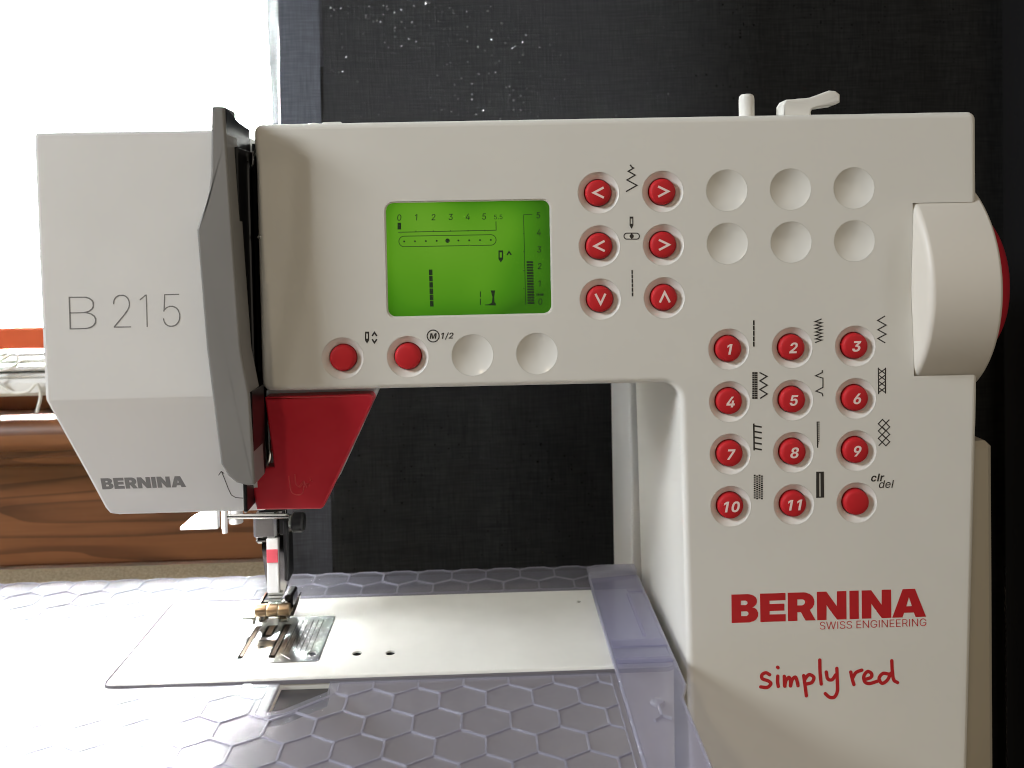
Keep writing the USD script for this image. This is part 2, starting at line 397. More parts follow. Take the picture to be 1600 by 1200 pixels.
M['curtain'] = curtain_material('dark_curtain_cloth', (0.008, 0.008, 0.0081), (0.020, 0.020, 0.019), True, (0.0005, 0.0005, 0.00055))
M['hem'] = curtain_material('lit_hem_cloth', (0.030, 0.031, 0.036), (0.055, 0.057, 0.066), False, (0.0012, 0.0013, 0.0016))  # same cloth, window light on the hem put into its bluish colour

M['sheer'] = curtain_material('curtain_edge_cloth', (0.05, 0.052, 0.055), (0.085, 0.088, 0.092), False, (0.020, 0.021, 0.021))
n_ = {'e': ('emission', {'color': (0.93, 0.97, 1.0), 'strength': SKYGLOW})}
M['sky'] = usdkit.material(stage, LOOKS + 'daylight_sky', n_, [], surface='e.emission')
n_ = {'d': ('diffuse_bsdf', {'color': (0.86, 0.86, 0.84)}), 't': ('translucent_bsdf', {'color': (0.88, 0.88, 0.85)}), 'm': ('mix_closure', {'fac': 0.6}), 'x': ('transparent_bsdf', {'color': (0.5, 0.5, 0.49)}), 'm2': ('mix_closure', {'fac': 0.5})}
M['slat'] = usdkit.material(stage, LOOKS + 'white_blind_slat', n_, [('d.BSDF', 'm.closure1'), ('t.BSDF', 'm.closure2'), ('m.closure', 'm2.closure1'), ('x.BSDF', 'm2.closure2')], surface='m2.closure')
n_ = {'t': ('transparent_bsdf', {}), 'g': ('glossy_bsdf', {'roughness': 0.02}), 'f': ('fresnel', {'IOR': 1.45}), 'm': ('mix_closure', {})}
M['pane'] = usdkit.material(stage, LOOKS + 'window_glass', n_, [('f.fac', 'm.fac'), ('t.BSDF', 'm.closure1'), ('g.BSDF', 'm.closure2')], surface='m.closure')

# ------------------------------------------------------------------ the setting: sky, window, wall, furniture top
sk = obj('sky', boxm(-1100, 420, 620, 622, -100, 900), M['sky'], smooth=False)
tag(stage.GetPrimAtPath(sk), kind='structure')

WY = 310.0
tt = thing('table', (-50, 120, -70), 'sewing table covered with beige felt, only its rear strip in view', 'table')
obj('tabletop', boxm(-760, 268, -330, WY + 7.5, -110, -70.2, 1.5), M['felt'], tt)

wn = thing('window', (-250, WY, 48), 'white framed window blown out by daylight behind closed white blinds', 'window')
for x0, x1, z0, z1 in ((-700, -670, 49, 800), (185, 215, 49, 800), (-670, 185, 49, 74)):
    obj('window_frame', boxm(x0, x1, WY + 62, WY + 95, z0, z1, 1.5), M['wood' if z1 < 100 else 'sash'], wn)
obj('pane', boxm(-669.5, 184.5, WY + 76, WY + 79, 74.5, 800), M['pane'], wn)
obj('sill_stop', boxm(-669, 184, WY + 8, WY + 49, 47.6, 64, 1.0), M['wood'], wn)
obj('sash_rail', boxm(-669, 184, WY + 50, WY + 61.5, 74, 88, 1.0), M['sash'], wn)

bl = thing('window_blind', (-250, WY - 4, 66), 'white horizontal blind, closed above and stacked up on its bottom rail', 'blind')
BY = WY - 16
for k in range(15):                                                        # closed slats, each leaning on the next
    z = 115.5 + 44.7 * k
    v = np.array([(5.0 - 9 * t + 2.6 * math.sin(PI * t), z - 3 + 49.5 * t) for t in np.linspace(0, 1, 7)])
    e = trimesh.creation.extrude_polygon(Polygon(np.vstack([v, (v + [2.2, 0])[::-1]])), 886, engine='earcut')
    q = np.array(e.vertices)
    obj('slat', (np.column_stack([-672 + q[:, 2], BY + q[:, 0], q[:, 1]]), np.array(e.faces)), M['slat'], bl)
for k in range(4):
    z = 96.5 - 5.0 * k + 0.3 * math.sin(3 * k)
    obj('slat', boxm(-672 + 2 * (k % 2), 188, BY - 20 + (k * 7 % 4) * 0.6, BY + 22, z - 4.2, z - 1.4, 1.2), M['sash'], bl)
obj('bottom_rail', boxm(-674, 190, BY - 21, BY + 24, 65, 77, 2.5), M['sash'], bl)
for dx in (-272, 60):
    pts = spline([(dx, BY - 23, 96), (dx - 10, BY - 25, 91), (dx - 5, BY - 24, 84), (dx + 7, BY - 25, 88), (dx + 5, BY - 24, 95), (dx - 6, BY - 23, 89), (dx - 7, BY - 24, 77), (dx + 2, BY - 25, 69), (dx + 13, BY - 25, 69), (dx + 19, BY - 24, 74), (dx + 21, BY - 23, 66), (dx + 18, BY - 23, 54)], 6)
    obj('cord', tube(pts, 1.1, 8), M['cord'], bl)
ob = obj('glare_sash_rail', boxm(-640, 160, BY - 19, BY - 8, 97.2, 112, 1.0), M['orange'])
tag(stage.GetPrimAtPath(ob), 'wooden sash rail above the stacked blind slats, window glare painted into its orange', 'strip')

# wooden window trim: stool with rounded nose, cove under it, apron board
wt = thing('window_trim', (-250, WY, -70), 'dark brown stained wood window stool and apron board below the blind', 'window trim')
def extr_x(profile, x0, x1):
    e = trimesh.creation.extrude_polygon(Polygon(profile), x1 - x0, engine='earcut')
    q = np.array(e.vertices)
    return np.column_stack([x0 + q[:, 2], q[:, 0], q[:, 1]]), np.array(e.faces)
nose = [(WY + 60, 47.5)] + [(WY - 26 - 10 * math.cos(a), 36 + 11.5 * math.sin(a)) for a in np.linspace(PI / 2, -PI / 2, 12)] + [(WY + 60, 24.5)]
obj('stool', extr_x(nose, -720, 260), M['wood'], wt)
cove = [(WY + 12, 24), (WY - 24, 24), (WY - 24, 20)] + [(WY - 10 - 12 * math.cos(a), 20 - 10 * math.sin(a)) for a in np.linspace(0.1, PI / 2, 8)] + [(WY + 12, 9.5)]
obj('cove_moulding', extr_x(cove, -700, 240), M['wood'], wt)
obj('apron', boxm(-700, 240, WY + 8, WY + 22, -69.5, 9.2, 2.0), M['wood'], wt)
wl = obj('wall', boxm(-900, 900, WY + 100, WY + 160, -400, 48), M['sash'], smooth=False); tag(stage.GetPrimAtPath(wl), kind='structure')
wl = obj('wall', boxm(200, 900, WY - 6, WY + 99, -400, 900), M['sash'], smooth=False); tag(stage.GetPrimAtPath(wl), kind='structure')

wl = obj('wall', boxm(-1200, -701, WY + 20, WY + 99, -400, 900), M['sash'], smooth=False); tag(stage.GetPrimAtPath(wl), kind='structure')
# ------------------------------------------------------------------ curtain: one dark panel with a folded hem painted paler for the window light on it, and a second at the right
def cloth(xs, yfun, z0, z1, nz, seed=0):
    zs = np.linspace(z0, z1, nz); v = []
    for z in zs:
        for x in xs: v.append((x, yfun(x, z), z))
    n = len(xs); f = []
    for j in range(nz - 1):
        for i in range(n - 1):
            a = j * n + i
            f.append((a, a + 1, a + n + 1, a + n))
    return np.array(v), np.array(f)
cu = thing('curtain', (150, 257, -70), 'dark charcoal woven curtain hanging over the window behind the machine', 'curtain')
def main_y(x, z):
    return 257 + 3.0 * math.sin(x * 0.017 + 0.6 * math.sin(z * 0.004)) + 1.3 * math.sin(x * 0.047 + 1 + z * 0.0015) + 0.35 * math.sin(x * 0.17 + z * 0.006) + 1.2 * math.sin(z * 0.045 + x * 0.01) * math.exp(-((z - 262) / 45) ** 2)
obj('cloth', cloth(np.arange(-52, 416, 2.5), main_y, -69.5, 520, 90), M['curtain'], cu, smooth=True)
obj('cloth', cloth(np.arange(291, 416, 2.5), main_y, -420, -69.5, 40), M['curtain'], cu, smooth=True)
zs, ns = np.linspace(-69, 520, 70), 12
def strip(fun):
    v = [fun(t, z) for z in zs for t in np.linspace(0, 1, ns)]
    f = [(j * ns + i, j * ns + i + 1, (j + 1) * ns + i + 1, (j + 1) * ns + i) for j in range(69) for i in range(ns - 1)]
    return np.array(v), np.array(f)
wobble = lambda z: 2.2 * math.sin(z * 0.015) + 1.2 * math.sin(z * 0.041 + 1)
obj('hem', strip(lambda t, z: (-78 + wobble(z) * (1 - t) * 0.7 + 28 * t, 254 + 1.2 * math.sin(t * 4 + z * 0.01), z)), M['hem'], cu, smooth=True)
obj('sheer_edge', strip(lambda t, z: (-78 + wobble(z) * 0.7 - (13 + 2.0 * wobble(z)) * math.sin(t * PI / 2), 254 + 16 * (1 - math.cos(t * PI / 2)), z)), M['sheer'], cu, smooth=True)
cu2 = obj('curtain', cloth(np.arange(408, 760, 4.0), lambda x, z: 240 + 9 * math.sin(x * 0.045 + 2.6) + 3 * math.sin(x * 0.11 + z * 0.002), -420, 520, 40), plain('black_curtain_cloth', (0.010, 0.010, 0.011), 0.9, spec=0.1, bump=0.3, bscale=900), smooth=True)
tag(stage.GetPrimAtPath(cu2), 'near-black curtain edge at the far right, beyond the handwheel', 'curtain')

# ------------------------------------------------------------------ the sewing machine
sm = thing('sewing_machine', (90, 90, -70), 'white and red computerised sewing machine with green screen and red buttons', 'sewing machine')
GX = lambda k: 25.0 * k
GZ = lambda r: 185.55 - 20.62 * r
RED = [(4, 0, '<'), (5, 0, '>'), (4, 1, '<'), (5, 1, '>'), (4, 2, 'v'), (5, 2, '^'), (0, 3, ''), (1, 3, '')]
RED += [(6 + i % 3, 3 + i // 3, str(i + 1) if i < 11 else '') for i in range(12)]
BLANK = [(6, 0), (7, 0), (8, 0), (6, 1), (7, 1), (8, 1), (2, 3), (3, 3)]

# housing: arm and column in one L, front edges rounded
L = Polygon([(-32, 111.4), (-32, 214.2), (249.1, 214.7), (249, 105), (243.4, -69.5), (132.9, -69.5), (130.6, 111)])
L = rounded(L, 3.2, 7.0)
body = solid(panel(L, 0, 104, 2.4, 0, seg=5))
DR, DD = 8.2, 3.1
RS = (DR**2 + DD**2) / (2 * DD)
hole = manifold3d.Manifold.cylinder(8, DR, DR, 96).rotate([90, 0, 0])
for k, r in [(a, b) for a, b, _ in RED] + BLANK:
    body -= hole.translate([GX(k), 7, GZ(r)])
LCD = rounded(Polygon([(17.8, 139.25), (17.8, 183.1), (81.0, 183.1), (81.0, 139.25)]), 3.0)
body -= solid(front(slab(LCD, 4, 0), 1.5))
body -= solid(front(slab(LCD.buffer(0.55), 2, 0), 0.45))
body -= manifold3d.Manifold.cylinder(60, 48.8, 48.8, 160).rotate([0, 90, 0]).translate([223.25, 35, 145.3])
body = body.refine_to_length(2.2)
def sstep(t):
    t = np.clip(t, 0, 1); return t * t * (3 - 2 * t)
def scoop(v):
    v = np.array(v, float); x, y, z = v.T
    xb = np.interp(z, [108, 112, 125, 140, 165, 185, 205, 215], [-25.5, -24, -20.5, -16.5, -12.5, -10.5, -9.5, -9.5])
    d = 2.5 * sstep((xb - x + 3.0) / 12.0) * sstep((210.0 - z) / 12.0)
    w = np.clip(1 - y / 60, 0, 1)
    # a shallow dish in the face that runs up to the handwheel
    rr = np.hypot((x - 226) / 16.0, (z - 145.3) / 34.0)
    d2 = 2.6 * np.clip(1 - rr, 0, 1) ** 1.5 * (x < 226)
    return np.column_stack([x, y + (d + d2) * w, z])
body = body.warp_batch(scoop)
obj('housing', body, M['white'], sm, smooth=28)
def well(bottom):
    a1 = math.asin(DR / RS)
    a0 = math.asin(5.45 / RS) if bottom else 0.0
    pr = [(DR - 0.01, -3.0), (DR - 0.01, -0.12), (DR - 0.05, -0.03), (DR - 0.16, -0.01)] + [(RS * math.sin(a), (RS - DD) - RS * math.cos(a)) for a in np.linspace(a1 * 0.975, a0, 22)]
    pr += [(5.45, -7.0)] if bottom else [(0, -DD)]
    return lathe(pr, 96)
wells = {True: well(True)}
RS0, DD0 = RS, DD
DD = 1.9; RS = (DR**2 + DD**2) / (2 * DD)
wells[False] = well(False)
RS, DD = RS0, DD0
def add_well(k, r, b):
    v, f = orient(wells[b], (GX(k), 0, GZ(r)), 'front')
    t = trimesh.Trimesh(v, f, process=False)
    n = t.face_normals[np.argmin(np.abs(t.triangles_center[:, 1] - 0.6))]
    return obj('button_well', (v, f), M['white' if b else 'well'], sm, smooth=40)
for k, r, _ in RED: add_well(k, r, True)
for k, r in BLANK: add_well(k, r, False)
# rear half of the column, its side flange and the power base
obj('rear_cover', panel(Polygon([(127.6, 108), (127.6, 205), (246, 205), (246, -69.5), (127.6, -69.5)]), 105.5, 172, 1.5, 4.0), M['back'], sm)
obj('side_flange', boxm(236, 272.5, 30, 118, -69.5, 77.0, 2.5), M['tan'], sm)

# head cover: upright upper face and a lower face leaning back towards the needle
def head_mesh():
    def ring(x0, x1, z, yf, yb, r):
        return [(x0, yb, z), (x0, yf + r, z), (x0 + 0.3 * r, yf + 0.3 * r, z), (x0 + r, yf, z), (x1, yf, z), (x1, yb, z)]
    rows = []
    for z, x0, x1, yf, r in [(211.5, -109.2, -39, -5.4, 1.5), (211.3, -110.3, -38.6, -7.2, 1.6), (210.3, -110.8, -38.4, -7.9, 1.8), (207.9, -111, -38.2, -8, 1.8), (160, -110.6, -38.2, -8, 1.8), (113.9, -110.0, -38.0, -8, 1.8), (111.8, -109.8, -38.0, -8, 1.6),
                             (111.2, -109.6, -37.8, -7.8, 1.5), (80, -99.5, -35.5, 1.9, 1.5), (66.3, -95.3, -34.2, 6.2, 1.5), (63.8, -94.0, -33.8, 7.2, 1.6), (62.8, -92.4, -33.6, 9.0, 1.8)]:
        rows.append(ring(x0, x1, z, yf, 118, r))
    rows = np.array(rows[::-1]); n, m = rows.shape[:2]; v = rows.reshape(-1, 3); f = []
    for j in range(n - 1):
        for i in range(m):
            k = (i + 1) % m
            f += [(j * m + i, j * m + k, (j + 1) * m + k), (j * m + i, (j + 1) * m + k, (j + 1) * m + i)]
    for i in range(1, m - 1):
        f += [(0, i + 1, i), ((n - 1) * m, (n - 1) * m + i, (n - 1) * m + i + 1)]
    t = trimesh.Trimesh(v, np.array(f), process=False); 
    if t.volume < 0: t.invert()
    return t
obj('head_cover', head_mesh(), M['white_head'], sm, smooth=20)

# grey thread lever cover in front of the threading slot
LV = Polygon([(-42.6, 219.0), (-37.9, 218.8), (-37.5, 205.3), (-35.9, 164.2), (-34.3, 129), (-31.7, 113.4), (-30.6, 79.7), (-33.5, 79.6), (-37.5, 80.8), (-40.4, 83.4), (-42.9, 87.9), (-46.9, 130.3), (-49.2, 174.1), (-47.4, 179), (-45.8, 183.2), (-44.4, 188.2), (-43.5, 195), (-43.2, 203)])
obj('thread_lever_cover', panel(LV, -16, -2, 0.9, 0.8, 0.8), M['lever'], sm, smooth=25)
fin = [(-15, 218.4), (-15, 198), (17, 198), (17, 214.0), (9, 214.4), (0, 215.4), (-8, 217.0)]
e = trimesh.creation.extrude_polygon(Polygon(fin), 1.8, engine='earcut'); q = np.array(e.vertices)
obj('lever_side', (np.column_stack([-39.4 + q[:, 2], q[:, 0], q[:, 1]]), np.array(e.faces)[:, ::-1]), M['black'], sm)
side = [(-15, 114), (-15, 81.5), (-12, 80), (0, 80), (2, 81.5), (2, 114)]
e = trimesh.creation.extrude_polygon(Polygon(side), 3.2, engine='earcut'); q = np.array(e.vertices)
obj('lever_side', (np.column_stack([-34.2 + q[:, 2], q[:, 0], q[:, 1]]), np.array(e.faces)[:, ::-1]), M['black'], sm)
# threading slot
obj('threading_slot', boxm(-38.1, -31.6, 22, 100, 66.5, 209.0), M['blackmatt'], sm)
obj('slot_wall', boxm(-37.9, -36.4, -6, 22, 66.5, 205.0, 0.4), M['black'], sm)
for x, y, z0, z1, r in ((-36.0, 6, 120, 198.5, 0.9), (-34.4, 10, 118, 197.5, 0.8), (-32.9, 14, 130, 200, 0.8)):
    obj('thread_guide_rod', tube(spline([(x, y, z0), (x, y, (z0 + z1) / 2), (x, y, z1 - 2), (x + 0.5, y + 1.2, z1), (x + 0.8, y + 3, z1 - 1)], 5), r, 8), M['black'], sm)
for x, y, z0, z1, r in ((-35.4, 12, 198, 205, 0.55), (-33.6, 13, 199, 207, 0.7), (-32.8, 9, 201, 205.5, 0.6)):
    obj('thread_guide', tube([(x, y, z0), (x + 0.2, y, (z0 + z1) / 2), (x + 0.3, y + 0.5, z1)], r, 8), M['chrome'], sm)
obj('thread_guide', tube(spline([(-34.6, 11, 203), (-33.8, 11, 206), (-32.8, 11, 206.5), (-32.5, 11, 204)], 5), 0.55, 8), M['chrome'], sm)
obj('take_up_lever', tube(spline([(-33.5, 8, 78), (-32.0, 8, 80), (-31.0, 9, 84), (-31.4, 12, 90)], 5), 0.6, 8), M['chrome'], sm)
obj('housing_screw', orient(lathe([(0, 0.8), (0.6, 0.6), (0.8, 0), (0.8, -1)], 12), (-31.4, 3.0, 171), 'front'), M['steel'], sm)

# red needle panel, its grey chassis side and the raised threading mark
RP = Polygon([(-31.4, 108.6), (12.2, 108.8), (-10.0, 63.9), (-35.6, 64.4), (-37.0, 73.0), (-32.6, 80.7), (-28.5, 81.1)])
rp = obj('needle_panel', panel(rounded(RP, 0.5, 0.3).intersection(rounded(RP, 2.2, 0.3).union(sbox(-60, 60, -14, 120))), 4, 12, 0.9, 0), M['red'], sm, smooth=28)
C7 = lambda x, y: (380 + x / 4.615, 580 + y / 4.615)
hookmark = [[(330, 755), (345, 860), (375, 888), (410, 890), (432, 870), (438, 820)], [(372, 742), (380, 810), (400, 832), (412, 834)], [(405, 830), (432, 795), (440, 800), (412, 834)], [(440, 800), (455, 828), (458, 840)], [(452, 808), (475, 815), (465, 830)], [(480, 785), (500, 795)], [(480, 770), (492, 780)]]
mk = []
for l in hookmark:
    pts = np.array([at(*C7(*p), 3.9) for p in l])
    mk.append(tube(spline(pts, 5), 0.2, 8))
obj('threading_mark', mk, M['redhighlight'], rp)
obj('chassis_side', panel(Polygon([(-33, 110.5), (11.6, 110.5), (-9.8, 66), (-32, 66)]), 12.5, 46, 0.5, 1.5), M['grey'], sm)
obj('head_chassis', boxm(-36, -14, 48, 112, 68, 110.5, 2), M['dark'], sm)

# ------------------------------------------------------------------ screen
lcd = obj('screen', front(slab(LCD, 2, 0), 3.3), M['screen'], sm, smooth=False)
CL = lambda x, y: (590 + x / 5.517, 310 + y / 5.517)
YS = 1.28
def seg(name, shape): obj(name, ink(shape, YS, 0.04), M['lcdink'], lcd, smooth=False)
def put(text, cap, cx, cz, weight=500, shear=0.0, width=None, sx=1.0):
    s = text_shape(text, cap, weight, width, shear, sx); b = s.bounds
    return affinity.translate(s, cx - (b[0] + b[2]) / 2, cz - (b[1] + b[3]) / 2)
def putpx(text, cap, u, v, conv=lambda a, b: (a, b), y=0.0, **k):
    p = at(*conv(u, v), y); return put(text, cap, p[0], p[2], **k)
for t, x in zip('012345', (187, 333, 481, 630, 777, 918)):
    seg('screen_digit', putpx(t, 2.35, x, 165 - (x - 187) * 0.012, CL, YS, weight=450, shear=0.08, sx=0.92))
seg('screen_digit', putpx('5.5', 1.7, 1040, 160, CL, YS, weight=400))
for t, x, y in (('5', 1385, 145), ('4', 1390, 293), ('3', 1393, 440), ('2', 1396, 583), ('1', 1396, 733), ('0', 1403, 890)):
    seg('screen_digit', putpx(t, 2.35, x, y, CL, YS, weight=450, shear=0.08, sx=0.92))
seg('screen_scale', px_shape([[(178, 292), (1022, 274), (1020, 198)]] + [[(x, 278 - (x - 330) * .012), (x, 290 - (x - 330) * .012)] for x in (330, 480, 630, 780, 925)], 0.26, CL, y=YS))
seg('screen_scale', px_shape([[(1332, 138), (1258, 141), (1276, 915)]] + [[(1255, y), (1266, y)] for y in (305, 460, 620, 775)], 0.22, CL, y=YS))
a, b = at(*CL(229, 371), YS)[[0, 2]], at(*CL(976, 358), YS)[[0, 2]]
cap_ = LineString([a, b]).buffer(2.15, quad_segs=10)
seg('position_frame', cap_.difference(cap_.buffer(-0.24)))
seg('position_dots', unary_union([Point(*(a + (b - a) * i / 8)).buffer(0.85 if i == 4 else 0.36) for i in range(9)]))
seg('screen_bar', unary_union([px_poly([(172, 210), (202, 210), (202, 268), (172, 268)], CL, YS)]))
seg('screen_bar', unary_union([px_poly([(442 + 1.9 * i, 613 + 54.3 * i), (472 + 1.9 * i, 613 + 54.3 * i), (474 + 1.9 * i, 661 + 54.3 * i), (443 + 1.9 * i, 661 + 54.3 * i)], CL, YS) for i in range(6)]))
seg('screen_bar', unary_union([px_poly([(1284 + .55 * i, 541 + 23.5 * i), (1340 + .7 * i, 541 + 23.5 * i), (1341 + .7 * i, 557.5 + 23.5 * i), (1284 + .55 * i, 557.5 + 23.5 * i)], CL, YS) for i in range(16)]))
def needle_icon(x, y, w, h, conv, yy):
    o_ = px_poly([(x - w, y - h), (x + w, y - h), (x + w, y + h * 0.45), (x, y + h), (x - w, y + h * 0.45)], conv, yy)
    return o_.difference(px_poly([(x - w * .45, y - h * .68), (x + w * .45, y - h * .68), (x + w * .45, y + h * .18), (x - w * .45, y + h * .18)], conv, yy))
seg('screen_symbol', needle_icon(1062, 500, 20, 52, CL, YS))
seg('screen_symbol', px_shape([[(1116, 487), (1133, 460), (1152, 487)]], 0.55, CL, y=YS))
seg('screen_symbol', px_poly([(975, 793), (1013, 793), (1005, 850), (1008, 895), (1020, 908), (1018, 923), (925, 921), (925, 916), (962, 912), (985, 898), (990, 850)], CL, YS))
seg('screen_symbol', px_shape([[(886, 802), (886, 850)], [(886, 865), (886, 918)]], 0.35, CL, y=YS))
seg('screen_symbol', unary_union([px_poly([(x, 820), (x + w, 820), (x + w, 838), (x, 838)], CL, YS) for x, w in ((1370, 6), (1380, 12), (1396, 10), (1410, 20))]))

# ------------------------------------------------------------------ buttons
BTOP = -0.9
bprof = [(0, 3.95), (2.0, 3.9), (3.6, 3.75), (4.3, 3.55), (4.75, 3.2), (5.0, 2.7), (5.1, 1.9), (5.12, -4)]
bmesh = lathe(bprof, 44)
for k, r, t in RED:
    x, z = GX(k), GZ(r)
    what = {'<': 'red button with a left arrow', '>': 'red button with a right arrow', 'v': 'red button with a down arrow', '^': 'red button with an up arrow'}.get(t, f'red button with the number {t}' if t else 'plain red button')
    b = obj('button', orient(bmesh, (x, 3.0, z), 'front'), M['redbutton'], sm, label=what)
    yt = 3.0 - 3.72
    if t in '<>v^' and t:
        q = {'<': [(1.9, 2.0), (-1.9, 0), (1.9, -2.0)], '>': [(-1.9, 2.0), (1.9, 0), (-1.9, -2.0)], 'v': [(-1.9, 2.2), (0, -1.8), (1.9, 2.2)], '^': [(-1.9, -1.8), (0, 2.2), (1.9, -1.8)]}[t]
        s = stroke([(x + a * 1.02, z + c * .98) for a, c in q], 0.85)
        obj('arrow', ink(s, yt, 0.24), M['pink'], b, smooth=False)
    elif t:
        s = put(t, 4.1, x + 0.2, z, 750, 0.2, sx=0.98)
        obj('numeral', ink(s, yt, 0.24), M['pink'], b, smooth=False)

# ------------------------------------------------------------------ prints on the face
def mark(shape, mat='ink', name='printed_symbol', y=0.0, label=None): obj(name, ink(shape, y, 0.07), M[mat], sm, smooth=False, label=label)
ID = lambda a, b: (a, b)
CA = lambda x, y: (950 + x / 5, 240 + y / 5)
mark(px_shape([[(170, 90), (178, 92), (182, 103), (200, 113), (158, 138), (212, 168), (148, 206), (226, 248), (140, 297)]], 0.5, CA))
mark(needle_icon(183, 540, 14, 48, CA, 0))
p1, p2 = at(*CA(148, 645), 0)[[0, 2]], at(*CA(222, 645), 0)[[0, 2]]
o_ = LineString([p1, p2]).buffer(1.35, quad_segs=8)
mark(o_.difference(o_.buffer(-0.38)).union(Point((p1 + p2) / 2).buffer(0.82)).union(stroke([(p1 + p2) / 2 + [0, 1.2], (p1 + p2) / 2 - [0, 1.2]], .5)))
mark(px_shape([[(188 + i * .6, 910 + 35 * i), (188.6 + i * .6, 940 + 35 * i)] for i in range(6)], 0.55, CA))
mark(needle_icon(573.5, 527.5, 3.2, 9.3, ID, 0))
mark(px_shape([[(581.5, 525), (585, 519.5), (588.8, 525)], [(581.5, 530), (585, 535.5), (588.8, 530)]], 0.6, ID))
c = at(676.8, 525, 0)[[0, 2]]
mark(Point(c).buffer(2.5).difference(Point(c).buffer(2.08)).union(put('M', 2.2, c[0], c[1], 700, 0.15)))
mark(putpx('1/2', 2.3, 699, 525, weight=650, shear=0.2))
C2 = lambda x, y: (1160 + x / 6.667, 480 + y / 6.667)
C3 = lambda x, y: (1160 + x / 6.667, 640 + y / 6.667)
mark(px_shape([[(118, 136 + 56 * i), (119, 186 + 56 * i)] for i in range(5)], 0.62, C2))
zz = [(825, 122)]
for i in range(7): zz += [(757 + i, 150 + 36 * i), (828, 162 + 36 * i) if i < 6 else (770, 372)]
mark(px_shape([zz], 0.42, C2))
mark(px_shape([[(1485, 92), (1408, 138), (1496, 186), (1410, 235), (1496, 280), (1410, 326), (1488, 372)]], 0.45, C2))
mark(px_shape([[(178, 680), (256, 720), (182, 767), (258, 812), (182, 857), (258, 903), (184, 950)]], 0.52, C2))
mark(unary_union([px_poly([(102 + 29 * j, 676 + 23.6 * i), (128 + 29 * j, 676 + 23.6 * i), (128 + 29 * j, 695 + 23.6 * i), (102 + 29 * j, 695 + 23.6 * i)], C2) for i in range(12) for j in range(2)]))
mark(px_shape([[(832, 655), (832, 680), (762, 714), (800, 728), (838, 738), (838, 835), (766, 874), (830, 897), (838, 928)]], 0.42, C2))
mark(px_shape([[(1416, 630), (1418, 905)], [(1490, 630), (1490, 900)]] + [[(1416, 640 + 65 * i), (1490, 695 + 65 * i)] for i in range(4)] + [[(1490, 640 + 65 * i), (1416, 695 + 65 * i)] for i in range(4)], 0.4, C2))
mark(px_shape([[(118, 145), (122, 425)]] + [[(118 + i, 168 + 59 * i), (202, 190 + 59 * i - 8)] for i in range(5)], 0.62, C3))
mark(px_shape([[(778, 125), (783, 398)]] + [[(776, 130 + 20.5 * i), (806 - (2 if i < 10 else 7 * (i - 9)), 130 + 20.5 * i)] for i in range(13)], 0.4, C3))
dz = []
mark(px_shape([[(1458, 102), (1415, 148), (1492, 222), (1534, 180), (1458, 102)], [(1530, 104), (1415, 222), (1492, 298), (1534, 258), (1455, 178)], [(1415, 222), (1500, 375), (1534, 335), (1455, 260), (1415, 298), (1500, 375)], [(1492, 298), (1420, 376)]][:2] + [[(1492, 222), (1415, 300), (1494, 376), (1534, 335), (1455, 258)], [(1492, 300), (1420, 376)]], 0.4, C3))
mark(unary_union([px_poly([(118 + 25 * j, 678 + 19.5 * i + 9 * (j % 2)), (138 + 25 * j, 678 + 19.5 * i + 9 * (j % 2)), (138 + 25 * j, 691 + 19.5 * i + 9 * (j % 2)), (118 + 25 * j, 691 + 19.5 * i + 9 * (j % 2))], C3) for i in range(13) for j in range(4)]))
mark(px_poly([(768, 648), (848, 646), (850, 916), (768, 920)], C3).difference(px_poly([(800, 664), (812, 664), (814, 906), (802, 906)], C3)))
mark(putpx('clr', 3.0, 1409, 708, C3, weight=700, shear=0.22), name='lettering')
mark(putpx('del', 3.0, 1500, 776, C3, weight=450, shear=0.22), name='lettering')

# brand lettering
s = text_shape('BERNINA', 11.1, 900, 77.6, 0, 1.0, 0.10); s = affinity.translate(s, 149.75, 15.6)
mark(s, 'redink', 'lettering')
s = text_shape('SWISS ENGINEERING', 2.95, 300, 42.6); s = affinity.translate(s, 184.8, 11.8)
mark(s, 'redink', 'lettering')
C8 = lambda x, y: (1000 + x / 2.667, 840 + y / 2.667)
script = [[(540, 571), (524, 563), (508, 572), (510, 588), (534, 597), (545, 609), (530, 624), (503, 622)], [(574, 577), (573, 600), (576, 620)], [(573, 540), (575, 542)],
          [(601, 578), (603, 619), (607, 597), (620, 582), (627, 596), (627, 618), (633, 594), (647, 581), (655, 600), (658, 617)], [(682, 575), (688, 620), (693, 659)], [(685, 592), (704, 571), (724, 582), (716, 603), (694, 610)],
          [(749, 510), (750, 560), (755, 610)], [(776, 560), (782, 588), (800, 592), (815, 572)], [(820, 545), (822, 600), (822, 640), (810, 664), (790, 665), (772, 650)],
          [(878, 560), (884, 588), (891, 612)], [(886, 585), (900, 562), (924, 552)], [(934, 592), (962, 582), (964, 566), (948, 558), (933, 576), (936, 600), (955, 608), (990, 598)],
          [(1034, 568), (1012, 566), (996, 586), (1008, 607), (1030, 594), (1045, 565)], [(1049, 513), (1051, 555), (1057, 592), (1073, 604)]]
sh = []
for l in script:
    pts = spline(np.array([at(*C8(*p), 0)[[0, 2]] for p in l]), 6) if len(l) > 2 else np.array([at(*C8(*p), 0)[[0, 2]] for p in l])
    sh.append(LineString(pts).buffer(0.68, quad_segs=5))
mark(unary_union(sh), 'redink', 'lettering')
